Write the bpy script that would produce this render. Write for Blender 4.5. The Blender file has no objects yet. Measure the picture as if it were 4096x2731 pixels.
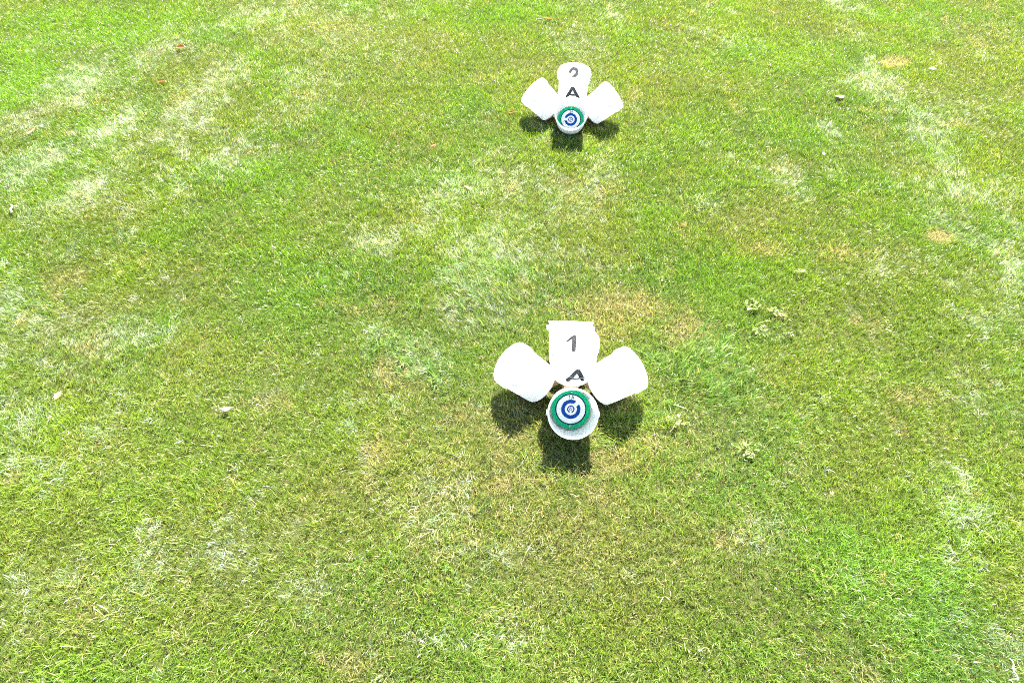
import bpy, math, random
import numpy as np
from mathutils import Vector, Matrix

R = math.radians
rng = np.random.default_rng(11)
random.seed(5)
scene = bpy.context.scene
COL = scene.collection

# ------------------------------------------------------------------ camera
cam_data = bpy.data.cameras.new('camera')
cam = bpy.data.objects.new('camera', cam_data)
COL.objects.link(cam)
cam_data.sensor_width = 36.0
cam_data.lens = 25.32
cam_data.clip_start = 0.05
cam_data.clip_end = 1000.0
CAM_H = 3.617
cam.matrix_world = Matrix.Translation((0, 0, CAM_H)) @ Matrix.Rotation(R(90 - 46.61), 4, 'X') @ Matrix.Rotation(R(1.30), 4, 'Z')
scene.camera = cam

# ------------------------------------------------------------------ light
SUN_AZ, SUN_EL = 9.0, 52.5          # azimuth from +y towards +x
world = bpy.data.worlds.new('World')
scene.world = world
world.use_nodes = True
wn = world.node_tree
bg = wn.nodes['Background']
sky = wn.nodes.new('ShaderNodeTexSky')
sky.sky_type = 'NISHITA'
sky.sun_disc = False
sky.sun_elevation = R(SUN_EL)
sky.sun_rotation = R(SUN_AZ)
sky.altitude = 100
wn.links.new(sky.outputs['Color'], bg.inputs['Color'])
bg.inputs['Strength'].default_value = 0.065

sun_dir = Vector((math.sin(R(SUN_AZ)) * math.cos(R(SUN_EL)), math.cos(R(SUN_AZ)) * math.cos(R(SUN_EL)), math.sin(R(SUN_EL))))
sd = bpy.data.lights.new('sun', 'SUN')
sd.energy = 5.0
sd.angle = R(0.53)
sd.color = (1.0, 0.965, 0.90)
sun = bpy.data.objects.new('sun', sd)
COL.objects.link(sun)
sun.rotation_euler = (-sun_dir).to_track_quat('-Z', 'Y').to_euler()
sun.location = sun_dir * 30

vs = scene.view_settings
vs.view_transform = 'Standard'
vs.look = 'None'
vs.exposure = 2.75
vs.gamma = 1.0
vs.use_curve_mapping = False
scene.cycles.use_denoising = False
scene.cycles.filter_width = 1.05
scene.cycles.max_bounces = 8
scene.cycles.diffuse_bounces = 5
scene.cycles.transmission_bounces = 8
scene.cycles.transparent_max_bounces = 8

# ------------------------------------------------------------------ helpers
def tag(o, label=None, cat=None, group=None, kind=None):
    if label: o['label'] = label
    if cat: o['category'] = cat
    if group: o['group'] = group
    if kind: o['kind'] = kind
    return o

def mesh_obj(name, verts, faces, mat, parent=None, smooth=False):
    me = bpy.data.meshes.new(name)
    me.from_pydata([tuple(v) for v in verts], [], faces)
    me.update()
    if mat: me.materials.append(mat)
    if smooth:
        for p in me.polygons: p.use_smooth = True
    o = bpy.data.objects.new(name, me)
    COL.objects.link(o)
    if parent: o.parent = parent
    return o

def empty(name, loc, rz=0.0):
    o = bpy.data.objects.new(name, None)
    COL.objects.link(o)
    o.location = loc
    o.rotation_euler = (0, 0, rz)
    o.empty_display_size = 0.1
    return o

def new_mat(name):
    m = bpy.data.materials.new(name)
    m.use_nodes = True
    nt = m.node_tree
    nt.nodes.clear()
    out = nt.nodes.new('ShaderNodeOutputMaterial')
    return m, nt, out

def principled(name, col, rough=0.5, spec=0.5, metal=0.0, noise=0.0, nscale=40.0):
    m, nt, out = new_mat(name)
    b = nt.nodes.new('ShaderNodeBsdfPrincipled')
    b.inputs['Roughness'].default_value = rough
    b.inputs['Specular IOR Level'].default_value = spec
    b.inputs['Metallic'].default_value = metal
    b.inputs['Base Color'].default_value = (*col, 1)
    if noise:
        tc = nt.nodes.new('ShaderNodeTexCoord')
        n = nt.nodes.new('ShaderNodeTexNoise')
        n.inputs['Scale'].default_value = nscale
        n.inputs['Detail'].default_value = 5
        r = nt.nodes.new('ShaderNodeMapRange')
        r.inputs['From Min'].default_value = 0.3
        r.inputs['From Max'].default_value = 0.7
        r.inputs['To Min'].default_value = 1 - noise
        r.inputs['To Max'].default_value = 1 + noise
        mx = nt.nodes.new('ShaderNodeVectorMath'); mx.operation = 'SCALE'
        mx.inputs[0].default_value = col
        nt.links.new(tc.outputs['Object'], n.inputs['Vector'])
        nt.links.new(n.outputs['Fac'], r.inputs['Value'])
        nt.links.new(r.outputs[0], mx.inputs['Scale'])
        nt.links.new(mx.outputs[0], b.inputs['Base Color'])
    nt.links.new(b.outputs[0], out.inputs['Surface'])
    return m

def thin_leaf(name, col, trans_col, trans=0.4, rough=0.5):
    m, nt, out = new_mat(name)
    b = nt.nodes.new('ShaderNodeBsdfPrincipled')
    b.inputs['Roughness'].default_value = rough
    t = nt.nodes.new('ShaderNodeBsdfTranslucent')
    t.inputs['Color'].default_value = (*trans_col, 1)
    tc = nt.nodes.new('ShaderNodeTexCoord')
    n = nt.nodes.new('ShaderNodeTexNoise')
    n.inputs['Scale'].default_value = 60
    n.inputs['Detail'].default_value = 4
    r = nt.nodes.new('ShaderNodeMapRange')
    r.inputs['From Min'].default_value = 0.3; r.inputs['From Max'].default_value = 0.7
    r.inputs['To Min'].default_value = 0.7; r.inputs['To Max'].default_value = 1.25
    s = nt.nodes.new('ShaderNodeVectorMath'); s.operation = 'SCALE'
    s.inputs[0].default_value = col
    nt.links.new(tc.outputs['Object'], n.inputs['Vector'])
    nt.links.new(n.outputs['Fac'], r.inputs['Value'])
    nt.links.new(r.outputs[0], s.inputs['Scale'])
    nt.links.new(s.outputs[0], b.inputs['Base Color'])
    mx = nt.nodes.new('ShaderNodeMixShader')
    mx.inputs[0].default_value = trans
    nt.links.new(b.outputs[0], mx.inputs[1])
    nt.links.new(t.outputs[0], mx.inputs[2])
    nt.links.new(mx.outputs[0], out.inputs['Surface'])
    return m

# ------------------------------------------------------------------ noise fields
def vnoise(x, y, scale, seed):
    g = np.random.default_rng(seed).random((64, 64))
    u = x / scale + 17.3; v = y / scale + 9.1
    i = np.floor(u).astype(int); j = np.floor(v).astype(int)
    fu = u - i; fv = v - j
    fu = fu * fu * (3 - 2 * fu); fv = fv * fv * (3 - 2 * fv)
    a = g[i % 64, j % 64]; b = g[(i + 1) % 64, j % 64]
    c = g[i % 64, (j + 1) % 64]; d = g[(i + 1) % 64, (j + 1) % 64]
    return (a * (1 - fu) + b * fu) * (1 - fv) + (c * (1 - fu) + d * fu) * fv

def fbm(x, y, scale, seed, octs=3):
    s = 0; w = 0; a = 1.0
    for k in range(octs):
        s = s + a * vnoise(x, y, scale / 2 ** k, seed + 31 * k); w += a; a *= 0.55
    return s / w

STANDS = [(0.375, 2.9627, -1.19), (0.5235, 6.4178, -4.56)]

def ground_z(x, y):
    z = 0.030 * (fbm(x, y, 0.9, 3, 2) - 0.5) * 2
    for sx, sy, _ in STANDS:
        z = z * (1 - np.exp(-((x - sx) ** 2 + (y - sy) ** 2) / 0.3))
    return z

# ------------------------------------------------------------------ ground
def axis_pts(lo, hi, step, far):
    inner = np.arange(lo, hi + 1e-6, step)
    ext = np.array([1.0, 4, 12, 30, 80, 200])
    ext = ext[ext < far]
    return np.concatenate([lo - ext[::-1], inner, hi + ext])

gx = axis_pts(-9.5, 9.5, 0.125, 400); gy = axis_pts(-1.5, 13.0, 0.125, 400)
X, Y = np.meshgrid(gx, gy, indexing='ij')
Z = ground_z(X, Y)
nx, ny = len(gx), len(gy)
verts = np.stack([X.ravel(), Y.ravel(), Z.ravel()], 1)
idx = np.arange(nx * ny).reshape(nx, ny)
faces = np.stack([idx[:-1, :-1].ravel(), idx[1:, :-1].ravel(), idx[1:, 1:].ravel(), idx[:-1, 1:].ravel()], 1)

m_ground, nt, out = new_mat('lawn_thatch')
b = nt.nodes.new('ShaderNodeBsdfPrincipled')
b.inputs['Roughness'].default_value = 0.95
b.inputs['Specular IOR Level'].default_value = 0.1
tc = nt.nodes.new('ShaderNodeTexCoord')
n1 = nt.nodes.new('ShaderNodeTexNoise'); n1.inputs['Scale'].default_value = 55; n1.inputs['Detail'].default_value = 8
n2 = nt.nodes.new('ShaderNodeTexNoise'); n2.inputs['Scale'].default_value = 1.3; n2.inputs['Detail'].default_value = 6
r1 = nt.nodes.new('ShaderNodeValToRGB')
r1.color_ramp.elements[0].position = 0.3; r1.color_ramp.elements[0].color = (0.026, 0.030, 0.009, 1)
r1.color_ramp.elements[1].position = 0.72; r1.color_ramp.elements[1].color = (0.10, 0.085, 0.035, 1)
r2 = nt.nodes.new('ShaderNodeValToRGB')
r2.color_ramp.elements[0].position = 0.35; r2.color_ramp.elements[0].color = (0.040, 0.065, 0.010, 1)
r2.color_ramp.elements[1].position = 0.7; r2.color_ramp.elements[1].color = (0.085, 0.085, 0.03, 1)
mx = nt.nodes.new('ShaderNodeMixRGB'); mx.inputs[0].default_value = 0.5
bump = nt.nodes.new('ShaderNodeBump'); bump.inputs['Strength'].default_value = 0.8; bump.inputs['Distance'].default_value = 0.02
for n in (n1, n2): nt.links.new(tc.outputs['Object'], n.inputs['Vector'])
nt.links.new(n1.outputs['Fac'], r1.inputs[0]); nt.links.new(n2.outputs['Fac'], r2.inputs[0])
nt.links.new(r1.outputs[0], mx.inputs[1]); nt.links.new(r2.outputs[0], mx.inputs[2])
nt.links.new(mx.outputs[0], b.inputs['Base Color'])
nt.links.new(n1.outputs['Fac'], bump.inputs['Height']); nt.links.new(bump.outputs[0], b.inputs['Normal'])
nt.links.new(b.outputs[0], out.inputs['Surface'])
ground = mesh_obj('ground', verts, faces.tolist(), m_ground, smooth=True)
tag(ground, kind='structure')

# ------------------------------------------------------------------ bucket stands
# white translucent pail plastic
m_pail, nt, out = new_mat('white_pail_plastic')
b = nt.nodes.new('ShaderNodeBsdfPrincipled')
b.inputs['Roughness'].default_value = 0.32
b.inputs['Base Color'].default_value = (0.89, 0.895, 0.89, 1)
t = nt.nodes.new('ShaderNodeBsdfTranslucent'); t.inputs['Color'].default_value = (0.95, 0.955, 0.95, 1)
mx = nt.nodes.new('ShaderNodeMixShader'); mx.inputs[0].default_value = 0.27
tc = nt.nodes.new('ShaderNodeTexCoord')
n1 = nt.nodes.new('ShaderNodeTexNoise'); n1.inputs['Scale'].default_value = 30; n1.inputs['Detail'].default_value = 6
bp = nt.nodes.new('ShaderNodeBump'); bp.inputs['Strength'].default_value = 0.06; bp.inputs['Distance'].default_value = 0.004
nt.links.new(tc.outputs['Object'], n1.inputs['Vector']); nt.links.new(n1.outputs['Fac'], bp.inputs['Height'])
nt.links.new(bp.outputs[0], b.inputs['Normal'])
nt.links.new(b.outputs[0], mx.inputs[1]); nt.links.new(t.outputs[0], mx.inputs[2])
nt.links.new(mx.outputs[0], out.inputs['Surface'])

m_grip = principled('white_grip_plastic', (0.80, 0.81, 0.80), 0.4)
m_wire = principled('galvanised_wire', (0.62, 0.63, 0.64), 0.35, metal=0.9)
m_black = principled('black_vinyl', (0.025, 0.025, 0.030), 0.45, noise=0.2)
m_green = principled('green_ring', (0.0, 0.40, 0.16), 0.6, 0.2, noise=0.06)
m_blue = principled('blue_print', (0.004, 0.055, 0.27), 0.6, 0.15)
m_navy = principled('dark_print', (0.012, 0.013, 0.03), 0.6, 0.15)
m_plate = principled('white_plate', (0.89, 0.895, 0.90), 0.5, 0.2)
m_screw = principled('screw_steel', (0.55, 0.54, 0.50), 0.35, metal=0.8)

m_wood, nt, out = new_mat('pine_lumber')
b = nt.nodes.new('ShaderNodeBsdfPrincipled'); b.inputs['Roughness'].default_value = 0.75
tc = nt.nodes.new('ShaderNodeTexCoord')
mp = nt.nodes.new('ShaderNodeMapping'); mp.inputs['Scale'].default_value = (60, 60, 5)
n1 = nt.nodes.new('ShaderNodeTexNoise'); n1.inputs['Scale'].default_value = 1.0; n1.inputs['Detail'].default_value = 6
r1 = nt.nodes.new('ShaderNodeValToRGB')
r1.color_ramp.elements[0].position = 0.3; r1.color_ramp.elements[0].color = (0.40, 0.27, 0.13, 1)
r1.color_ramp.elements[1].position = 0.7; r1.color_ramp.elements[1].color = (0.56, 0.42, 0.23, 1)
nt.links.new(tc.outputs['Object'], mp.inputs['Vector']); nt.links.new(mp.outputs[0], n1.inputs['Vector'])
nt.links.new(n1.outputs['Fac'], r1.inputs[0]); nt.links.new(r1.outputs[0], b.inputs['Base Color'])
nt.links.new(b.outputs[0], out.inputs['Surface'])

L = 0.272
SEG = 72
def r_out(z): return 0.132 + (0.1415 - 0.132) * z / 0.215
def lathe(profile, closed_axis=True):
    vs, fs = [], []
    n = len(profile)
    for r, z in profile:
        for k in range(SEG):
            a = 2 * math.pi * k / SEG
            vs.append((r * math.cos(a), r * math.sin(a), z))
    for i in range(n - 1):
        for k in range(SEG):
            k2 = (k + 1) % SEG
            fs.append((i * SEG + k, i * SEG + k2, (i + 1) * SEG + k2, (i + 1) * SEG + k))
    fs.append(tuple(range(SEG - 1, -1, -1)))
    return vs, fs

pail_profile = [(0.118, 0.004), (0.122, 0.0), (0.128, 0.0), (0.1315, 0.003), (0.1325, 0.010),
    (r_out(0.06), 0.06), (r_out(0.12), 0.12), (r_out(0.17), 0.17), (r_out(0.213), 0.213),
    (r_out(0.215) + 0.0015, 0.2155), (0.1492, 0.2165), (0.1502, 0.219), (0.1502, 0.2425), (0.149, 0.2447), (0.1435, 0.246),
    (0.1432, 0.2605), (0.1448, 0.2625), (0.1478, 0.2632), (0.1485, 0.266), (0.1482, 0.2695), (0.1468, 0.2718), (0.1445, 0.272),
    (0.1425, 0.2705), (0.1415, 0.2655), (0.1412, 0.2615)]
pv, pf = lathe(pail_profile)
pail_mesh = bpy.data.meshes.new('bucket')
pail_mesh.from_pydata(pv, [], pf)
for p in pail_mesh.polygons: p.use_smooth = True
pail_mesh.set_sharp_from_angle(angle=R(50))
pail_mesh.materials.append(m_pail)

def disc_prism(r, h, seg=28):
    vs = [(r * math.cos(2 * math.pi * k / seg), r * math.sin(2 * math.pi * k / seg), z) for z in (0, h) for k in range(seg)]
    fs = [tuple(range(seg - 1, -1, -1)), tuple(range(seg, 2 * seg))]
    fs += [(k, (k + 1) % seg, seg + (k + 1) % seg, seg + k) for k in range(seg)]
    return vs, fs

def annulus(r0, r1, h, seg=72):
    vs, fs = [], []
    for k in range(seg):
        a = 2 * math.pi * k / seg
        c, s = math.cos(a), math.sin(a)
        vs += [(r0 * c, r0 * s, 0), (r1 * c, r1 * s, 0), (r1 * c, r1 * s, h), (r0 * c, r0 * s, h)]
    for k in range(seg):
        a, b2 = 4 * k, 4 * ((k + 1) % seg)
        for q in range(4):
            q2 = (q + 1) % 4
            fs.append((a + q, b2 + q, b2 + q2, a + q2))
    return vs, fs

def c_ring(r0, r1, gap_dir, gap_w, h=0.0004, seg=60):
    """broken ring (optotype): a gap with parallel sides"""
    vs, fs = [], []
    a0 = math.asin(gap_w / 2 / r0); a1 = math.asin(gap_w / 2 / r1)
    for k in range(seg + 1):
        t = k / seg
        ai = gap_dir + a0 + (2 * math.pi - 2 * a0) * t
        ao = gap_dir + a1 + (2 * math.pi - 2 * a1) * t
        vs += [(r0 * math.cos(ai), r0 * math.sin(ai), h), (r1 * math.cos(ao), r1 * math.sin(ao), h)]
    fs = [(2 * k, 2 * k + 1, 2 * k + 3, 2 * k + 2) for k in range(seg)]
    return vs, fs

def stroke(pts, w, lift, place):
    """a round-ended stroke along pts (list of (s, t) or (s, t, halfwidth)); place(s, t, lift) -> xyz"""
    P = [(p[0], p[1], p[2] if len(p) > 2 else w) for p in pts]
    D = []
    for a, b2 in zip(P[:-1], P[1:]):
        n = max(2, int(math.hypot(b2[0] - a[0], b2[1] - a[1]) / max(w * 0.5, 1e-5)))
        for k in range(n):
            f = k / n
            D.append(tuple(a[i] + (b2[i] - a[i]) * f for i in range(3)))
    D.append(P[-1])
    n = len(D); NC = 7
    vs = []
    for i in range(n):
        a, b2 = D[max(i - 1, 0)], D[min(i + 1, n - 1)]
        dx, dy = b2[0] - a[0], b2[1] - a[1]
        l = math.hypot(dx, dy) or 1
        nx_, ny_ = -dy / l, dx / l
        for c in range(NC):
            q = (1 - 2 * c / (NC - 1)) * D[i][2]
            vs.append(place(D[i][0] + nx_ * q, D[i][1] + ny_ * q, lift))
    fs = [(i * NC + c, (i + 1) * NC + c, (i + 1) * NC + c + 1, i * NC + c + 1) for i in range(n - 1) for c in range(NC - 1)]
    for end, sgn in ((0, -1), (n - 1, 1)):
        a, b2 = (D[0], D[1]) if end == 0 else (D[-2], D[-1])
        ang = math.atan2(b2[1] - a[1], b2[0] - a[0]) + (math.pi if end == 0 else 0)
        c = D[end]
        base = len(vs)
        vs.append(place(c[0], c[1], lift))
        for k in range(9):
            q = ang - math.pi / 2 + math.pi * k / 8
            vs.append(place(c[0] + c[2] * math.cos(q), c[1] + c[2] * math.sin(q), lift))
        fs += [(base, base + 1 + k, base + 2 + k) for k in range(8)]
    return vs, fs

def strokes_obj(name, strokes, w, place, mat, parent, lift0=0.0008):
    V, F = [], []
    for i, s in enumerate(strokes):
        v, f = stroke(s, w, lift0 + 0.00025 * i, place)
        o = len(V); V += v; F += [tuple(o + q for q in ff) for ff in f]
    return mesh_obj(name, V, F, mat, parent)

def wall_place(inside, rot):
    def place(s, t, lift):
        if inside:
            r = r_out(t) - lift; a = s / r
            p = (r * math.sin(a), r * math.cos(a), t)
        else:
            r = r_out(t) + lift; a = s / r
            p = (r * math.sin(a), -r * math.cos(a), t)
        c, sn = math.cos(-rot), math.sin(-rot)
        return (c * p[0] - sn * p[1], sn * p[0] + c * p[1], p[2])
    return place

def flat_place(ox, oy, z):
    return lambda s, t, lift: (ox + s, oy + t, z + lift)

def glyph_strokes(ch, h):
    """thin plate lettering, centred on x, baseline 0, height h"""
    if ch == '1': return [[(-0.20 * h, 0.74 * h), (0.04 * h, h), (0.04 * h, 0)]]
    if ch == '2':
        arc = [(0.27 * h * math.cos(a), 0.73 * h + 0.27 * h * math.sin(a)) for a in np.linspace(R(165), R(-38), 14)]
        return [arc + [(-0.28 * h, 0.0), (0.30 * h, 0.0)]]
    if ch == 'A': return [[(-0.38 * h, 0), (0, h), (0.38 * h, 0)], [(-0.24 * h, 0.33 * h), (0.24 * h, 0.33 * h)]]

def tube(path, r, seg=8, cap=True):
    vs, fs = [], []
    n = len(path)
    for i, p in enumerate(path):
        a = Vector(path[max(i - 1, 0)]); b2 = Vector(path[min(i + 1, n - 1)])
        d = (b2 - a).normalized()
        u = d.cross(Vector((0.31, 0.22, 0.93)))
        if u.length < 1e-4: u = d.cross(Vector((1, 0, 0)))
        u.normalize(); w = d.cross(u)
        for k in range(seg):
            q = 2 * math.pi * k / seg
            rr = r[i] if isinstance(r, (list, tuple)) else r
            vs.append(tuple(Vector(p) + u * rr * math.cos(q) + w * rr * math.sin(q)))
    for i in range(n - 1):
        for k in range(seg):
            k2 = (k + 1) % seg
            fs.append((i * seg + k, i * seg + k2, (i + 1) * seg + k2, (i + 1) * seg + k))
    if cap:
        fs.append(tuple(range(seg - 1, -1, -1))); fs.append(tuple((n - 1) * seg + k for k in range(seg)))
    return vs, fs

def add_bucket(stand, mat4, ears_at=0.0):
    b_ = bpy.data.objects.new('bucket', pail_mesh)
    COL.objects.link(b_)
    b_.parent = stand
    b_.matrix_local = mat4
    for sgn in (-1, 1):
        v, f = disc_prism(0.017, 0.007, 24)
        e = mesh_obj('handle_ear', v, f, m_pail, b_)
        a = math.pi / 2 + sgn * math.pi / 2 + ears_at
        e.matrix_local = Matrix.Rotation(a, 4, 'Z') @ Matrix.Translation((0.1498, 0, 0.228)) @ Matrix.Rotation(R(90), 4, 'Y')
    return b_

def add_handle(bucket, swing):
    """wire bail hung from the two ears; swing = tilt of its plane away from straight down (radians)"""
    rr = 0.160
    pts = []
    for k in range(41):
        a = math.pi * k / 40
        x = -rr * math.cos(a); d = 0.146 * math.sin(a) ** 0.85
        pts.append((x, -d * math.sin(swing), 0.228 - d * math.cos(swing)))
    # the wire leans on the pail wall in its lower half
    path = []
    for (x, y, z) in pts:
        r = r_out(max(z, 0)) + 0.0045
        yy = -math.sqrt(max(r * r - x * x, 0)) if abs(x) < r else 0.0
        path.append((x, min(y, yy), z))
    path = [(-0.150, 0, 0.228)] + path + [(0.150, 0, 0.228)]
    v, f = tube(path, 0.0019, 8)
    h = mesh_obj('handle_wire', v, f, m_wire, bucket, True)
    mid = path[20:24]
    mid = [(p[0], p[1] - 0.006, p[2]) for p in mid]
    v, f = tube(mid, 0.0100, 14)
    g = mesh_obj('handle_grip', v, f, m_grip, bucket, True)
    return h, g

def add_target(bucket, digit, gap1, gap2, gap3):
    U = 0.1205 / 510.0
    z0 = L - 0.226
    v, f = disc_prism(0.1165, 0.004, 72)
    for i, q in enumerate(v): v[i] = (q[0], q[1], q[2] + z0 - 0.004)
    mesh_obj('target_plate', v, f, m_plate, bucket)
    v, f = annulus(405 * U, 510 * U, 0.0022)
    g = mesh_obj('target_ring', v, f, m_green, bucket); g.location = (0, 0, z0 + 0.0003)
    v, f = annulus(374 * U, 404.5 * U, 0.0010)
    k = mesh_obj('ring_border', v, f, m_navy, bucket); k.location = (0, 0, z0 + 0.0003)
    for (r0, r1, gd, gw, mt) in ((155, 252, gap1, 98, m_blue), (64, 99, gap2, 42, m_blue), (27, 41, gap3, 17, m_navy), (9, 17, gap1, 7, m_navy)):
        v, f = c_ring(r0 * U, r1 * U, gd, gw * U)
        c = mesh_obj('broken_ring', v, f, mt, bucket); c.location = (0, 0, z0)
    for (cy, h, w) in ((268, 88, 8.0), (112, 26, 2.4), (46, 9, 0.8)):
        for ch, ox in ((digit, -0.46), ('A', 0.44)):
            st = [[(p[0] * U, p[1] * U) for p in s] for s in glyph_strokes(ch, h)]
            strokes_obj('printed_character', st, w * U, flat_place(ox * h * U, cy * U, z0), m_navy, bucket, 0.0003)
    for sx, sy in ((4, 445), (-8, -445)):
        v, f = disc_prism(21 * U, 0.003, 16)
        s_ = mesh_obj('screw', v, f, m_screw, bucket); s_.location = (sx * U, sy * U, z0 + 0.0022)

TILT = R(44.07); A0 = 0.1873; HB = 0.0914; VB = 0.231

def build_stand(spec, digit, label):
    x, y, yaw = spec
    st = empty('bucket_stand', (x, y, 0), R(yaw))
    tag(st, label, 'target stand', 'wooden stands with five white buckets')
    hw = 0.043
    post_v = [(-hw, -hw, 0), (hw, -hw, 0), (hw, hw, 0), (-hw, hw, 0), (-hw, -hw, VB), (hw, -hw, VB), (hw, hw, VB), (-hw, hw, VB)]
    box_f = [(3, 2, 1, 0), (4, 5, 6, 7), (0, 1, 5, 4), (1, 2, 6, 5), (2, 3, 7, 6), (3, 0, 4, 7)]
    mesh_obj('post', post_v, box_f, m_wood, st)
    s = A0 / 1.0
    off = (A0 * math.cos(TILT) + HB * math.sin(TILT)) - 0.001     # distance of the base plane from the stand's foot
    ct, sn = math.cos(TILT), math.sin(TILT)
    r_on = lambda z, o: (o - z * sn) / ct
    oi = off - 0.038
    z_in = (oi - 0.0435 * ct) / sn
    poly = [(r_on(0, off), 0.0), (r_on(0.208, off), 0.208), (0.0435, 0.208), (0.0435, z_in), (r_on(0, oi), 0.0)]
    for name, k in (('front', -90), ('right', 0), ('back', 90), ('left', 180)):
        a = R(k); d = Vector((math.cos(a), math.sin(a), 0)); side = Vector((-d.y, d.x, 0))
        bv = [tuple(d * r + side * w + Vector((0, 0, z))) for w in (-0.0445, 0.0445) for r, z in poly]
        bf = [tuple(range(4, -1, -1)), tuple(range(5, 10))] + [(q, (q + 1) % 5, 5 + (q + 1) % 5, 5 + q) for q in range(5)]
        bd = mesh_obj('brace_board', bv, bf, m_wood, st)
        ax = d * ct + Vector((0, 0, sn))
        yv = ax.cross(side)
        M = Matrix((side.to_4d(), yv.to_4d(), ax.to_4d(), (0, 0, 0, 1))).transposed()
        for q in range(3): M[q][3] = (d * A0 + Vector((0, 0, HB)))[q]
        M[3] = (0, 0, 0, 1)
        bk = add_bucket(st, M)
        if name == 'front':
            bk['label'] = 'white bucket with a green ringed %sA target plate inside' % digit
            if digit == '1': add_target(bk, '1', R(45), R(-90), R(45))
            else: add_target(bk, '2', R(180), R(-50), R(60))
    rot = R(32) if digit == '1' else R(176)
    up = add_bucket(st, Matrix.Translation((0, 0, VB + 0.0005)) @ Matrix.Rotation(rot, 4, 'Z'))
    up['label'] = 'upright white bucket lettered %s and A in black' % digit
    add_handle(up, 0.06)
    yw = R(yaw)
    if digit == '1':
        strokes_obj('bucket_numeral', [[(0.0155, 0.043), (0.012, 0.163)], [(0.010, 0.163, 0.0115), (-0.030, 0.125, 0.0085)]], 0.0142, wall_place(True, rot + yw), m_black, up)
        strokes_obj('bucket_letter', [[(-0.033, 0.060), (0.017, 0.156)], [(0.022, 0.156), (0.064, 0.056)], [(-0.018, 0.084, 0.0095), (0.048, 0.080, 0.0095)]], 0.0146, wall_place(False, rot + yw), m_black, up)
    else:
        arc = [(0.004 + 0.033 * math.cos(a), 0.182 + 0.034 * math.sin(a)) for a in np.linspace(R(172), R(-42), 18)]
        strokes_obj('bucket_numeral', [arc + [(-0.034, 0.092)], [(-0.034, 0.091), (0.044, 0.091)]], 0.0150, wall_place(True, rot + yw), m_black, up)
        strokes_obj('bucket_letter', [[(-0.066, 0.062), (-0.019, 0.166)], [(-0.013, 0.166), (0.046, 0.062)], [(-0.048, 0.096, 0.011), (0.028, 0.096, 0.011)]], 0.0150, wall_place(False, rot + yw), m_black, up)
    return st

build_stand(STANDS[0], '1', 'cross of five white buckets with black 1 and A, on browned longer grass')
build_stand(STANDS[1], '2', 'cross of five white buckets with black 2 and A, on short green grass')

# ------------------------------------------------------------------ grass
m_grass, nt, out = new_mat('grass_blade')
at = nt.nodes.new('ShaderNodeAttribute'); at.attribute_type = 'INSTANCER'; at.attribute_name = 'tint'
ad = nt.nodes.new('ShaderNodeAttribute'); ad.attribute_type = 'INSTANCER'; ad.attribute_name = 'dry'
ab = nt.nodes.new('ShaderNodeAttribute'); ab.attribute_type = 'GEOMETRY'; ab.attribute_name = 'blade_rand'
lt = nt.nodes.new('ShaderNodeMath'); lt.operation = 'LESS_THAN'
nt.links.new(ab.outputs['Fac'], lt.inputs[0]); nt.links.new(ad.outputs['Fac'], lt.inputs[1])
mul = nt.nodes.new('ShaderNodeMath'); mul.operation = 'MULTIPLY'; mul.inputs[1].default_value = 13.7
fr = nt.nodes.new('ShaderNodeMath'); fr.operation = 'FRACT'
mr = nt.nodes.new('ShaderNodeMapRange'); mr.inputs['To Min'].default_value = 0.55; mr.inputs['To Max'].default_value = 1.5
nt.links.new(ab.outputs['Fac'], mul.inputs[0]); nt.links.new(mul.outputs[0], fr.inputs[0]); nt.links.new(fr.outputs[0], mr.inputs['Value'])
mixc = nt.nodes.new('ShaderNodeMixRGB'); mixc.inputs[2].default_value = (0.40, 0.335, 0.165, 1)
nt.links.new(lt.outputs[0], mixc.inputs[0]); nt.links.new(at.outputs['Color'], mixc.inputs[1])
sc = nt.nodes.new('ShaderNodeVectorMath'); sc.operation = 'SCALE'
nt.links.new(mixc.outputs[0], sc.inputs[0]); nt.links.new(mr.outputs[0], sc.inputs['Scale'])
b = nt.nodes.new('ShaderNodeBsdfPrincipled'); b.inputs['Roughness'].default_value = 0.38
b.inputs['Specular IOR Level'].default_value = 0.8
nt.links.new(sc.outputs[0], b.inputs['Base Color'])
t = nt.nodes.new('ShaderNodeBsdfTranslucent')
tm = nt.nodes.new('ShaderNodeVectorMath'); tm.operation = 'MULTIPLY'; tm.inputs[1].default_value = (1.5, 1.45, 0.8)
nt.links.new(sc.outputs[0], tm.inputs[0]); nt.links.new(tm.outputs[0], t.inputs['Color'])
mx = nt.nodes.new('ShaderNodeMixShader'); mx.inputs[0].default_value = 0.42
nt.links.new(b.outputs[0], mx.inputs[1]); nt.links.new(t.outputs[0], mx.inputs[2])
nt.links.new(mx.outputs[0], out.inputs['Surface'])

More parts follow.
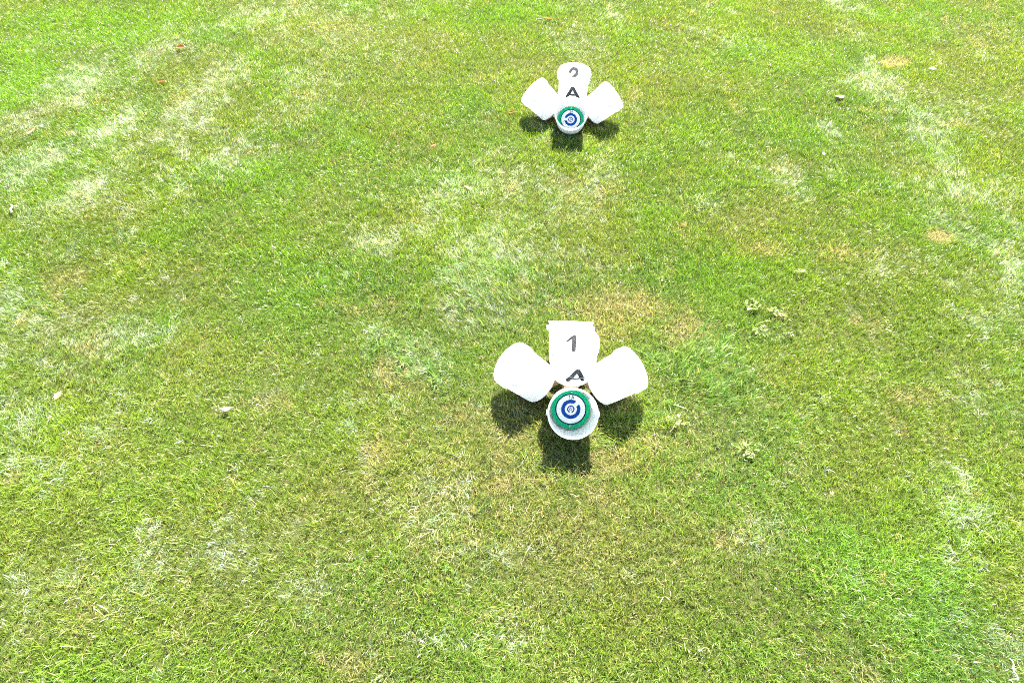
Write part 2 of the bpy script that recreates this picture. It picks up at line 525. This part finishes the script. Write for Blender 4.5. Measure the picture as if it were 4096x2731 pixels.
tuft_col = bpy.data.collections.new('grass_tuft_shapes')     # templates only, not linked to the scene
def make_tuft(i, n, length, spread, wid, lean, dry_all=False):
    V, F, B = [], [], []
    g = np.random.default_rng(100 + i)
    for k in range(n):
        rx, ry = g.normal(0, spread, 2)
        az = g.random() * 2 * math.pi
        ln = length * (0.55 + 0.75 * g.random())
        le = lean * (0.25 + 1.1 * g.random())
        w = wid * (0.7 + 0.6 * g.random())
        hd = np.array([math.cos(az), math.sin(az), 0.0])
        tw = az + math.pi / 2 + g.normal(0, 0.7)
        wd = np.array([math.cos(tw), math.sin(tw), 0.0])
        bend = g.normal(0, 0.25)
        base = len(V)
        br = g.random()
        S = 4
        for s in range(S):
            f = s / S
            ang = le * (0.35 + 0.9 * f)
            # integrate the arc
            p = np.array([rx, ry, 0.0])
            st_ = 6
            for q in range(int(st_ * f * 1.0 + 0.5)):
                ff = (q + 0.5) / st_
                aa = le * (0.3 + 1.1 * ff)
                hd2 = np.array([math.cos(az + bend * ff), math.sin(az + bend * ff), 0])
                p = p + (hd2 * math.sin(aa) + np.array([0, 0, math.cos(aa)])) * ln / st_
            ww = w * (1 - f ** 2.2) * (0.75 if s == 0 else 1)
            V.append(tuple(p - wd * ww / 2)); V.append(tuple(p + wd * ww / 2)); B += [br, br]
        p = np.array([rx, ry, 0.0])
        for q in range(6):
            ff = (q + 0.5) / 6
            aa = le * (0.3 + 1.1 * ff)
            hd2 = np.array([math.cos(az + bend * ff), math.sin(az + bend * ff), 0])
            p = p + (hd2 * math.sin(aa) + np.array([0, 0, math.cos(aa)])) * ln / 6
        V.append(tuple(p)); B.append(br)
        for s in range(S - 1):
            F.append((base + 2 * s, base + 2 * s + 1, base + 2 * s + 3, base + 2 * s + 2))
        F.append((base + 2 * S - 2, base + 2 * S - 1, base + 2 * S))
    me = bpy.data.meshes.new('grass_tuft_%02d' % i)
    me.from_pydata(V, [], F)
    me.attributes.new('blade_rand', 'FLOAT', 'POINT').data.foreach_set('value', np.array(B, dtype=np.float32))
    for p in me.polygons: p.use_smooth = True
    me.materials.append(m_grass)
    o = bpy.data.objects.new('grass_tuft_%02d' % i, me)
    tuft_col.objects.link(o)

NS, NL = 12, 8
for i in range(NS): make_tuft(i, 18, 0.050, 0.017, 0.0029, 0.85)
for i in range(NL): make_tuft(NS + i, 15, 0.100, 0.018, 0.0030, 1.05)
for i in range(3): make_tuft(NS + NL + i, 4, 0.050, 0.03, 0.0024, 2.0)
for i in range(4): make_tuft(NS + NL + 3 + i, 15, 0.120, 0.022, 0.0062, 0.95)

# ellipses on the lawn: centre, half axis a, half axis b, strength
PALE = [(-4.01,7.60,0.16,0.19,0.10,-0.19,0.80),(-4.45,6.84,0.10,0.39,0.22,-0.28,0.80),(-3.79,6.03,0.17,0.24,0.10,-0.15,0.70),(-3.65,5.11,0.16,0.20,0.07,-0.10,1.00),(-4.22,5.46,0.18,0.18,0.11,-0.16,0.80),(-3.18,6.29,0.14,0.26,0.15,-0.24,0.50),(-2.61,5.63,0.12,0.19,0.09,-0.15,0.50),(-2.92,8.88,0.45,0.13,0.06,-0.22,0.60),(-1.96,7.65,0.33,0.02,0.05,-0.30,0.35),(-3.19,6.99,0.23,0.24,0.10,-0.21,0.50),(-3.35,5.82,0.13,0.23,0.10,-0.15,0.50),(-4.71,6.07,0.20,0.09,0.11,-0.19,0.60),(-4.53,6.40,0.17,0.08,0.11,-0.20,0.50),(-1.03,4.45,0.18,0.12,0.06,-0.15,0.50),(-0.17,4.32,0.34,0.01,0.01,-0.22,0.55),(-0.25,3.82,0.22,0.01,0.01,-0.24,0.45),(-0.73,3.33,0.27,-0.09,-0.01,-0.12,0.50),(-0.70,3.10,0.14,0.00,0.01,-0.09,0.50),(-2.11,6.59,0.28,0.25,0.08,-0.20,0.25),(3.81,7.28,0.20,-0.13,-0.12,-0.26,1.00),(3.86,7.73,0.07,-0.15,-0.06,-0.11,0.90),(4.02,6.45,0.02,-0.36,-0.16,-0.16,0.50),(3.87,5.54,0.02,-0.30,-0.14,-0.14,0.70),(4.09,5.16,0.13,-0.21,-0.11,-0.14,0.40),(3.88,4.30,0.14,0.00,-0.14,-0.30,0.50),(3.39,3.71,0.19,0.01,-0.06,-0.13,0.40),(3.97,9.32,-0.04,-0.77,-0.13,-0.14,0.60),(2.40,5.42,0.02,-0.28,-0.14,-0.12,0.40),(0.73,8.00,0.25,0.01,-0.03,-0.53,0.40),(0.76,5.49,0.14,0.01,-0.03,-0.46,0.50),(0.57,4.90,0.18,0.01,-0.01,-0.21,0.50),(-0.60,4.98,0.15,0.25,0.09,-0.16,0.50),(0.10,5.33,0.23,0.01,0.00,-0.26,0.30),(-3.50,3.58,0.21,0.01,0.12,-0.25,0.60),(-2.74,3.31,0.40,0.12,0.06,-0.12,0.40),(-3.08,2.67,0.16,0.00,0.08,-0.16,0.50),(-1.86,1.68,0.14,0.11,0.09,-0.10,0.40),(-1.55,1.81,0.10,0.08,0.09,-0.10,0.30),(-0.11,1.84,0.21,0.05,0.01,-0.06,0.50),(-0.36,2.13,0.12,-0.04,-0.05,-0.20,0.45),(-0.17,1.31,0.26,0.01,0.01,-0.10,0.22),(1.38,1.98,0.15,0.00,-0.02,-0.10,0.35),(2.54,2.09,0.15,0.00,-0.13,-0.31,0.18),(-2.39,1.59,0.21,0.10,0.09,-0.11,0.30),(2.82,4.27,0.20,0.01,-0.07,-0.20,0.30),(-1.05,1.62,0.18,0.08,0.05,-0.09,0.25),(0.77,1.71,0.18,0.00,-0.01,-0.10,0.25),(2.48,1.41,0.13,0.00,-0.06,-0.13,0.30),(-1.55,2.92,0.14,0.08,0.05,-0.10,0.30)]
TAN = [(0.76,3.76,0.35,0.01,-0.01,-0.16,0.70),(1.18,3.56,0.13,-0.07,-0.08,-0.20,0.60),(0.88,2.61,0.07,0.00,-0.01,-0.08,0.90),(0.05,2.31,0.18,0.00,0.00,-0.06,0.90),(0.60,2.39,0.18,0.00,-0.01,-0.10,0.70),(0.65,3.54,0.15,0.00,-0.01,-0.11,0.60),(1.93,4.50,0.21,0.01,-0.02,-0.11,0.50),(3.45,4.67,0.08,0.00,-0.02,-0.06,1.30),(4.15,7.76,0.12,0.01,-0.03,-0.09,1.20),(1.14,1.96,0.04,0.00,-0.01,-0.04,0.80),(-0.72,3.02,0.19,-0.08,-0.02,-0.12,0.50),(-0.76,2.47,0.13,0.00,0.01,-0.09,0.60),(-1.47,2.82,0.16,0.00,0.02,-0.09,0.40),(0.58,2.18,0.18,0.00,-0.01,-0.08,0.50),(0.35,2.30,1.05,0.03,-0.03,-0.75,0.30),(-0.38,1.78,0.20,0.04,0.02,-0.07,0.40),(0.75,1.94,0.19,0.00,-0.01,-0.08,0.35),(-0.31,2.75,0.16,0.00,0.01,-0.10,0.40),(2.60,4.41,0.21,0.01,-0.03,-0.11,0.30),(-0.78,1.28,0.13,0.00,0.01,-0.06,0.45),(0.41,1.83,0.28,0.01,-0.01,-0.10,0.30),(-2.10,8.42,0.61,0.03,0.06,-0.34,0.25),(5.45,8.58,0.63,0.03,-0.20,-0.47,0.25)]
FRESH = [(-5.18,7.92,1.35,0.75,0.61,-1.15,1.00),(-5.25,6.80,0.52,0.02,0.49,-0.97,0.80),(-3.60,8.34,0.55,0.67,0.20,-0.42,0.60),(-1.01,8.73,1.30,0.07,0.04,-0.48,0.50),(-2.24,5.72,0.18,0.45,0.33,-0.46,0.50),(-2.26,4.92,0.22,0.51,0.21,-0.26,0.60),(-2.55,3.44,0.70,0.26,0.09,-0.18,0.70),(-3.41,3.72,0.33,0.11,0.10,-0.17,0.50),(2.67,7.88,0.49,0.02,-0.13,-0.61,0.40),(3.00,6.32,0.15,-0.44,-0.34,-0.48,0.40),(5.29,8.82,0.81,0.04,-0.25,-0.60,0.50),(3.34,4.95,0.24,-0.34,-0.25,-0.36,0.40),(1.72,4.13,0.40,0.01,-0.05,-0.24,0.40),(2.37,2.43,0.40,-0.19,-0.22,-0.33,0.15),(2.38,3.60,0.24,-0.24,-0.16,-0.22,0.40),(-1.93,4.20,0.37,0.45,0.16,-0.25,0.40),(-1.14,2.83,0.25,0.23,0.11,-0.17,0.35),(1.89,1.62,0.37,-0.15,-0.14,-0.21,0.12)]
LONG = [(1.19,3.23,0.18,-0.09,-0.09,-0.22,1.00),(1.32,3.01,0.17,-0.08,-0.08,-0.17,0.80),(-0.22,3.92,0.32,0.01,0.01,-0.32,0.90),(1.07,2.79,0.22,0.01,-0.02,-0.14,0.60),(-0.62,3.18,0.34,-0.15,-0.03,-0.18,0.60),(-0.45,2.02,0.19,-0.07,-0.05,-0.22,0.60),(0.81,2.05,0.43,-0.17,-0.11,-0.25,0.50),(0.42,2.47,0.87,0.02,-0.03,-0.62,0.50),(-0.08,1.87,0.28,0.06,0.02,-0.12,0.70),(1.58,2.73,0.23,-0.19,-0.12,-0.17,0.40),(-2.60,3.57,0.71,0.27,0.13,-0.24,0.35)]

BROAD = [(1.20,3.26,0.17,-0.10,-0.10,-0.16,1.0),(1.36,3.05,0.17,-0.08,-0.06,-0.14,0.55),(-0.22,3.92,0.30,0.01,0.01,-0.26,0.45),(0.93,2.86,0.07,0.0,0.0,-0.05,0.9),(0.02,4.15,0.2,0.0,0.0,-0.12,0.5),(-0.65,3.22,0.3,-0.12,-0.03,-0.14,0.3),(-0.35,1.9,0.2,0.05,0.0,-0.15,0.25)]

ZONE = [(-3.51,6.04,0.92,1.27,0.72,-1.15,0.80),(-0.12,5.00,0.85,0.03,0.03,-0.93,0.50),(3.81,5.47,0.54,0.34,-0.18,-1.36,0.36),(-2.99,3.07,0.54,0.02,0.35,-0.77,0.55),(-1.65,1.73,0.54,0.18,0.15,-0.27,0.40),(2.60,2.23,0.28,0.01,-0.26,-0.65,0.18),(-0.28,1.94,0.41,0.01,0.02,-0.30,0.40),(-0.32,3.91,0.39,0.01,0.02,-0.40,0.60),(-2.50,8.40,1.26,0.07,0.14,-0.67,0.50)]

def mask(x, y, items, warp=0.10, mode='max'):
    wx = x + warp * (fbm(x, y, 0.35, 71, 3) - 0.5) * 2
    wy = y + warp * (fbm(x, y, 0.35, 83, 3) - 0.5) * 2
    m = np.zeros_like(x)
    for cx, cy, ax, ay, bx, by, s in items:
        det = ax * by - ay * bx
        if abs(det) < 1e-6: continue
        dx, dy = wx - cx, wy - cy
        u = (dx * by - dy * bx) / det; v = (-dx * ay + dy * ax) / det
        g = s * np.exp(-((u * u + v * v) / 1.15) ** 1.2)
        m = np.maximum(m, g) if mode == 'max' else m + g
    return m

def lawn_points():
    out = []
    for (y0, y1, dens) in ((-0.4, 2.6, 1650), (2.6, 4.6, 1500), (4.6, 7.0, 1200), (7.0, 11.4, 900)):
        half = (0.687 * y1 + 2.63) * 0.711 + 1.1
        step = 1 / math.sqrt(dens)
        xs = np.arange(-half, half, step); ys = np.arange(y0, y1, step)
        X_, Y_ = np.meshgrid(xs, ys)
        X_ = X_ + (rng.random(X_.shape) - 0.5) * step * 1.5
        Y_ = Y_ + (rng.random(Y_.shape) - 0.5) * step * 1.5
        hw_ = (0.687 * Y_ + 2.63) * 0.711 + 1.1
        k = np.abs(X_) < hw_
        out.append(np.stack([X_[k], Y_[k]], 1))
    return np.concatenate(out)

P = lawn_points()
x, y = P[:, 0], P[:, 1]
N = len(x)
rnd = rng.random(N); rnd2 = rng.random(N)
big = fbm(x, y, 1.6, 21, 3); mid = fbm(x, y, 0.45, 22, 3); fine = fbm(x, y, 0.13, 23, 2)
hue = fbm(x, y, 0.8, 24, 3)
pale = np.clip(mask(x, y, PALE) * (0.35 + 1.3 * fine) , 0, 1.2)
pale = pale + np.clip((fbm(x * 0.8 + y * 0.5, y * 0.55 - x * 0.35, 0.30, 29, 3) - 0.64) * 2.4, 0, 0.5) * (0.2 + big)
streak = fbm(x * 0.85 + y * 0.5, (y * 0.85 - x * 0.5) * 0.6, 0.17, 131, 3)
pale = pale + mask(x, y, ZONE, 0.2) * np.clip((streak - 0.44) * 4.5, 0, 1) * 0.75
tan_ = mask(x, y, TAN) * (0.5 + fine) + np.clip((fbm(x, y, 0.25, 41, 3) - 0.70) * 3, 0, 0.4)
fresh = np.clip(mask(x, y, FRESH, 0.25) + (mid - 0.5) * 0.9, 0, 1)
long_ = mask(x, y, LONG, 0.12) * (0.45 + 1.1 * fbm(x, y, 0.22, 55, 2))

def lerp(a, b_, t_): return a + (np.array(b_) - a) * np.clip(t_, 0, 1)[:, None]
tint = np.tile(np.array([0.112, 0.188, 0.012]), (N, 1))
tint = lerp(tint, (0.138, 0.188, 0.014), (hue - 0.45) * 3.0)
tint = lerp(tint, (0.090, 0.172, 0.022), (0.47 - hue) * 2.5)
tint = lerp(tint, (0.116, 0.228, 0.008), fresh * 0.85)
tint = lerp(tint, (0.150, 0.140, 0.035), tan_ * 0.65)
whitish = rng.random(N) < np.clip(pale * (0.15 + 1.5 * vnoise(x, y, 0.08, 77)) * 0.62, 0, 0.8)
tint = lerp(tint, (0.38, 0.44, 0.39), np.where(whitish, 0.55 + 0.45 * rng.random(N), 0.12 * np.clip(pale, 0, 1)))  # silvery sheen of flat-lying blades painted into the tint of pale tufts
tint *= (0.75 + 0.5 * rng.random(N))[:, None] * (0.8 + 0.4 * mid)[:, None]
dry = 0.0 + 0.19 * fbm(x, y, 0.3, 61, 3) + 0.62 * np.clip(tan_, 0, 1) + 0.08 * whitish - 0.15 * fresh
near_zone = np.clip((4.6 - y) / 2.6 + (big - 0.5), 0, 1)
tint = tint * (1 + 0.20 * near_zone)[:, None]
tint[:, 2] += 0.010 * near_zone
bare = mask(x, y, [(3.45,4.68,0.09,0.0,-0.02,-0.06,1.0),(4.15,7.77,0.13,0.01,-0.03,-0.08,0.9)], 0.03)
tint = lerp(tint, (0.55, 0.42, 0.26), bare * 1.1)
dry = np.clip(dry + 0.8 * bare, 0.02, 0.95)

kind = rng.integers(0, NS, N)
is_long = rnd < np.clip(long_ * 0.85, 0, 0.8)
kind[is_long] = NS + rng.integers(0, NL, is_long.sum())
is_clip = rnd2 < 0.014 + 0.03 * np.clip(tan_, 0, 1)
kind[is_clip] = NS + NL + rng.integers(0, 3, is_clip.sum())
dry[is_clip] = 1.0
size = (0.72 + 0.5 * rng.random(N)) * (0.75 + 0.5 * mid)
size[is_long] *= (0.55 + 0.55 * np.clip(long_[is_long], 0, 1))
size = size * (1 - 0.4 * bare)
# lie of the grass
flow = 2 * math.pi * 1.6 * fbm(x, y, 1.1, 91, 3) + np.where(long_ > 0.25, 0.35, 0.9) * rng.normal(0, 1, N)
lay = 0.18 + 0.75 * np.clip(fbm(x, y, 0.32, 95, 3) - 0.35, 0, 1) + 0.35 * np.clip(pale, 0, 1) + 0.3 * is_long
is_broad = rng.random(N) < np.clip(mask(x, y, BROAD, 0.05), 0, 1) * 0.30
is_broad &= ~is_clip
kind[is_broad] = NS + NL + 3 + rng.integers(0, 4, is_broad.sum())
tint[is_broad] = np.array([0.140, 0.255, 0.060]) * (0.8 + 0.6 * rng.random(is_broad.sum()))[:, None]
dry[is_broad] = 0.06
size[is_broad] = 0.5 + 0.5 * rng.random(is_broad.sum())
z = ground_z(x, y)
z = z + np.where(is_clip, 0.026, 0.0)
keep = np.ones(N, bool)
blk = np.zeros(N, bool)
for sx, sy, yw in STANDS:
    c, s = math.cos(R(yw)), math.sin(R(yw))
    lx = (x - sx) * c + (y - sy) * s; ly = -(x - sx) * s + (y - sy) * c
    for ux, uy in ((lx, ly), (-lx, ly), (ly, lx), (-ly, lx)):
        inb = (ux > 0.03) & (ux < 0.33) & (np.abs(uy) < 0.045 + 0.10 * np.clip((ux - 0.10) / 0.08, 0, 1))
        keep &= ~inb
        near = (ux >= 0.33) & (ux < 0.46) & (np.abs(uy) < 0.13)
        blk |= near
        lim = np.clip((ux - 0.295) / 0.055, 0.3, 5)
        size = np.where(near, np.minimum(size, lim), size)
        lay = np.where(near & (ux < 0.36), np.minimum(lay, 0.2), lay)
    keep &= ~((np.abs(lx) < 0.06) & (np.abs(ly) < 0.06))
kind = np.where(blk, kind % NS, kind)
z = np.where(blk & is_clip, z - 0.026, z)
x, y, z, tint, dry, kind, size, flow, lay = [a[keep] for a in (x, y, z, tint, dry, kind, size, flow, lay)]
N = len(x)

spin = rng.random(N) * 2 * math.pi
cz, sz = np.cos(flow), np.sin(flow); cb, sb = np.cos(lay), np.sin(lay); cs, ss = np.cos(spin - flow), np.sin(spin - flow)
zero, one = np.zeros(N), np.ones(N)
def mats(a, b_, c_, d, e, f, g, h, i): return np.stack([np.stack([a, b_, c_], -1), np.stack([d, e, f], -1), np.stack([g, h, i], -1)], -2)
RM = mats(cz, -sz, zero, sz, cz, zero, zero, zero, one) @ mats(cb, zero, sb, zero, one, zero, -sb, zero, cb) @ mats(cs, -ss, zero, ss, cs, zero, zero, zero, one)
eul = np.stack([np.arctan2(RM[:, 2, 1], RM[:, 2, 2]), -np.arcsin(np.clip(RM[:, 2, 0], -1, 1)), np.arctan2(RM[:, 1, 0], RM[:, 0, 0])], 1)

gm = bpy.data.meshes.new('grass')
gm.vertices.add(N)
gm.vertices.foreach_set('co', np.stack([x, y, z - 0.002], 1).astype(np.float32).ravel())
def pattr(name, typ, arr, key):
    a = gm.attributes.new(name, typ, 'POINT')
    a.data.foreach_set(key, arr.ravel())
pattr('tint', 'FLOAT_COLOR', np.concatenate([tint, np.ones((N, 1))], 1).astype(np.float32), 'color')
pattr('dry', 'FLOAT', dry.astype(np.float32), 'value')
pattr('kind_index', 'INT', kind.astype(np.int32), 'value')
pattr('turn', 'FLOAT_VECTOR', eul.astype(np.float32), 'vector')
pattr('size', 'FLOAT', size.astype(np.float32), 'value')
grass = bpy.data.objects.new('grass', gm)
COL.objects.link(grass)
tag(grass, 'patchy sunlit lawn grass, green with pale and straw coloured patches', 'grass', kind='stuff')

ng = bpy.data.node_groups.new('grass_scatter', 'GeometryNodeTree')
ng.interface.new_socket('Geometry', in_out='INPUT', socket_type='NodeSocketGeometry')
ng.interface.new_socket('Geometry', in_out='OUTPUT', socket_type='NodeSocketGeometry')
gi = ng.nodes.new('NodeGroupInput'); go = ng.nodes.new('NodeGroupOutput')
ci = ng.nodes.new('GeometryNodeCollectionInfo'); ci.inputs['Collection'].default_value = tuft_col
ci.inputs['Separate Children'].default_value = True
ci.inputs['Reset Children'].default_value = True
iop = ng.nodes.new('GeometryNodeInstanceOnPoints'); iop.inputs['Pick Instance'].default_value = True
def nattr(name, typ):
    n = ng.nodes.new('GeometryNodeInputNamedAttribute'); n.data_type = typ; n.inputs['Name'].default_value = name
    return n.outputs['Attribute']
er = ng.nodes.new('FunctionNodeEulerToRotation')
ng.links.new(nattr('turn', 'FLOAT_VECTOR'), er.inputs[0])
ng.links.new(gi.outputs[0], iop.inputs['Points'])
ng.links.new(ci.outputs[0], iop.inputs['Instance'])
ng.links.new(nattr('kind_index', 'INT'), iop.inputs['Instance Index'])
ng.links.new(er.outputs[0], iop.inputs['Rotation'])
ng.links.new(nattr('size', 'FLOAT'), iop.inputs['Scale'])
ng.links.new(iop.outputs[0], go.inputs[0])
md = grass.modifiers.new('scatter', 'NODES'); md.node_group = ng
print('tufts', N)

# ------------------------------------------------------------------ fallen leaves, weeds, litter
m_leaf_o = thin_leaf('dry_orange_leaf', (0.33, 0.12, 0.03), (0.48, 0.16, 0.025), 0.4)
m_leaf_p = thin_leaf('bleached_leaf', (0.82, 0.73, 0.58), (0.6, 0.42, 0.25), 0.15)
m_leaf_t = thin_leaf('tan_leaf', (0.55, 0.38, 0.20), (0.6, 0.36, 0.12), 0.35)
m_weed = thin_leaf('wilted_weed_leaf', (0.36, 0.40, 0.17), (0.42, 0.50, 0.12), 0.35)
m_stick = principled('pale_bark', (0.46, 0.41, 0.30), 0.8, noise=0.25, nscale=90)

def leaf_mesh(length, width, lobes, curl, seed, ragged=0.15):
    g = random.Random(seed)
    nu, nv = 21, 7
    V = []
    for i in range(nu):
        f = i / (nu - 1)
        prof = math.sin(math.pi * min(max(f, 0.015), 0.985)) ** 0.75
        prof *= 1 - 0.42 * lobes * (0.5 + 0.5 * math.cos(2 * math.pi * f * 4))
        prof *= 1 + g.uniform(-ragged, ragged)
        for j in range(nv):
            v = (j / (nv - 1) - 0.5) * 2
            yv = v * width / 2 * prof
            a = v * curl
            zz = (abs(v) ** 1.6) * width * 0.32 * math.sin(curl) * prof + g.uniform(-1, 1) * width * 0.03
            zz += 0.18 * length * curl * (f - 0.5) ** 2
            V.append((f * length - length / 2 + g.uniform(-1, 1) * length * 0.012, yv * math.cos(a * 0.8), zz))
    F = [(i * nv + j, (i + 1) * nv + j, (i + 1) * nv + j + 1, i * nv + j + 1) for i in range(nu - 1) for j in range(nv - 1)]
    return V, F

def fallen_leaf(px, py, length, width, rz, mat, label, lobes=0.0, curl=0.9, tilt=0.25, stem=0.05, seed=1, cat='leaf', h=0.030):
    V, F = leaf_mesh(length, width, lobes, curl, seed)
    o = mesh_obj('fallen_leaf', V, F, mat, None, True)
    o.location = (px, py, float(ground_z(np.array([px]), np.array([py]))[0]) + h)
    o.rotation_euler = (tilt, -tilt * 0.6, rz)
    tag(o, label, cat, 'leaves and litter fallen on the lawn')
    if stem:
        z_end = 0.18 * length * curl * 0.25
        pts = [(length / 2 - 0.004 + stem * k / 5, 0.12 * stem * (k / 5) ** 2, z_end - 0.25 * stem * (k / 5)) for k in range(6)]
        v, f = tube(pts, [0.0024 - 0.0002 * k for k in range(6)], 6)
        mesh_obj('stalk', v, f, m_stick, o, True)
    return o

fallen_leaf(-3.69, 7.68, 0.15, 0.09, R(-32), m_leaf_o, 'largest curled orange brown leaf, lobed, with a pale stalk', 0.8, 0.8, 0.45, 0.09, 3, h=0.045)
fallen_leaf(0.34, 8.67, 0.085, 0.07, R(190), m_leaf_o, 'small orange leaf with long bent stalk on grass behind the 2A stand', 0.5, 0.8, 0.3, 0.09, 4, h=0.04)
fallen_leaf(-3.65, 6.94, 0.08, 0.05, R(15), m_leaf_o, 'small rusty leaf fragment half sunk in pale grass', 0.4, 0.9, 0.2, 0, 5, h=0.036)
fallen_leaf(-0.76, 5.82, 0.065, 0.045, R(40), m_leaf_o, 'small rusty leaf scrap on plain green grass between the two stands', 0.4, 0.9, 0.2, 0, 6, h=0.036)
fallen_leaf(-0.05, 6.47, 0.075, 0.045, R(5), m_leaf_o, 'small orange leaf lying beside the shadow of the 2A stand', 0.3, 1.0, 0.2, 0.02, 7, h=0.036)
fallen_leaf(-4.48, 5.90, 0.10, 0.06, R(60), m_leaf_t, 'two toned tan leaf sunk in pale grass', 0.2, 1.0, 0.4, 0.03, 8, h=0.036)
fallen_leaf(-0.41, 5.17, 0.075, 0.05, R(150), m_leaf_t, 'small cream tan leaf on the pale streak between the two stands', 0.1, 0.9, 0.3, 0, 9, h=0.036)
fallen_leaf(3.29, 6.93, 0.115, 0.085, R(25), m_leaf_p, 'pinkish white folded leaf with a dark underside and short stalk', 0.2, -0.8, -0.30, 0.03, 10, h=0.05)
fallen_leaf(4.48, 7.57, 0.075, 0.05, R(-20), m_leaf_p, 'tiny bleached leaf on green grass beyond the white streak', 0.1, 0.8, 0.2, 0, 11, h=0.04)
fallen_leaf(-1.76, 2.73, 0.066, 0.056, R(18), m_leaf_p, 'cream white arched leaf with brown underside on green lawn', 0.05, -1.1, -0.30, 0.02, 12, h=0.062)
fallen_leaf(-2.87, 2.84, 0.07, 0.045, R(80), m_leaf_t, 'small pale tan leaf lying flat among green blades', 0.1, 0.5, 0.1, 0, 13, h=0.020)
fallen_leaf(2.82, 5.84, 0.05, 0.035, R(80), m_leaf_t, 'tiny tan leaf scrap on even green grass', 0.1, 0.5, 0.1, 0, 14, h=0.036)

def stick(name, px, py, length, r, rz, label, side=True, h=0.045):
    g = random.Random(int(px * 100))
    pts = [(0.006 * math.sin(k * 1.3) + g.uniform(-1, 1) * 0.002, length * (k / 8 - 0.5), g.uniform(-1, 1) * 0.002) for k in range(9)]
    rad = [r * (0.55 + 0.45 * math.sin(math.pi * (k + 0.8) / 9.5)) for k in range(9)]
    v, f = tube(pts, rad, 8)
    o = mesh_obj(name, v, f, m_stick, None, True)
    o.location = (px, py, float(ground_z(np.array([px]), np.array([py]))[0]) + h)
    o.rotation_euler = (0.12, 0, rz)
    tag(o, label, 'stick', 'leaves and litter fallen on the lawn')
    if side:
        v, f = tube([(0, length * 0.22, 0), (0.02, length * 0.23, 0.004), (0.04, length * 0.24, 0.002)], [0.004, 0.0035, 0.002], 6)
        mesh_obj('side_twig', v, f, m_stick, o, True)
    return o
stick('broken_stick', -4.07, 4.71, 0.10, 0.0085, R(18), 'short thick pale broken stick with a stub of side twig')
stick('dry_twig', 2.46, 1.28, 0.10, 0.0035, R(-4), 'thin bleached twig standing out on green grass', False)

def weed(px, py, rad, n, seed, squash=1.0, rz=0.0):
    g = random.Random(seed)
    V, F = [], []
    for k in range(int(n * 2.3)):
        ln = rad * g.uniform(0.30, 0.72); wd = ln * g.uniform(0.45, 0.9)
        lv, lf = leaf_mesh(ln, wd, g.uniform(0.2, 0.9), g.uniform(0.5, 1.5), seed * 50 + k, 0.35)
        a = g.uniform(0, 2 * math.pi); d = rad * math.sqrt(g.random()) * 0.95
        M = Matrix.Translation((d * math.cos(a), d * math.sin(a) * squash, g.uniform(0, 0.022))) @ Matrix.Rotation(a + g.gauss(0, 0.6), 4, 'Z') @ Matrix.Rotation(g.gauss(-0.2, 0.5), 4, 'Y') @ Matrix.Rotation(g.gauss(0, 0.6), 4, 'X')
        o = len(V)
        V += [tuple(M @ Vector(q)) for q in lv]; F += [tuple(o + i for i in ff) for ff in lf]
    ob = mesh_obj('wilted_weed', [(q[0] * 0.85, q[1] * 0.85, q[2] * 0.8) for q in V], F, m_weed, None, True)
    ob.location = (px, py, float(ground_z(np.array([px]), np.array([py]))[0]) + 0.032)
    ob.rotation_euler = (0, 0, rz)
    return ob
WG = 'wilted weeds in the lawn beside the 1A stand'
for (px, py, rad, n, sq, rz, lab) in [
    (1.75, 3.82, 0.085, 11, 0.8, R(-35), 'largest pale crumpled weed heading a broken diagonal line of weeds'),
    (1.90, 3.745, 0.080, 9, 0.4, R(-25), 'narrow stretched pale weed in the middle of a diagonal line of weeds'),
    (1.75, 3.56, 0.075, 10, 0.9, 0, 'round pale weed with a dark open centre below a line of weeds'),
    (1.93, 3.53, 0.048, 5, 0.7, 0, 'small pale weed patch between the round weed and a tiny scrap'), (2.02, 3.55, 0.036, 3, 0.6, 0, 'tiny pale weed scrap beyond the small weed patch'), (1.96, 3.66, 0.038, 4, 0.8, 0, 'small pale weed at the end of the diagonal line of weeds'),
    (1.05, 2.73, 0.085, 12, 0.6, R(-12), 'flat spread pale weed beside a bucket shadow of the 1A stand'),
    (1.43, 2.52, 0.085, 12, 0.8, R(-10), 'flat spread pale weed in mown grass, clear of any bucket shadow'),
    (2.17, 4.17, 0.070, 6, 0.4, R(10), 'faint greenish weed in lawn apart from the diagonal line'),
    (1.09, 4.07, 0.050, 4, 0.6, R(20), 'faint weed at the edge of the tan grass behind the 1A stand')]:
    tag(weed(px, py, rad, n, int(px * 1000 + py * 77), sq, rz), lab, 'weed', WG)
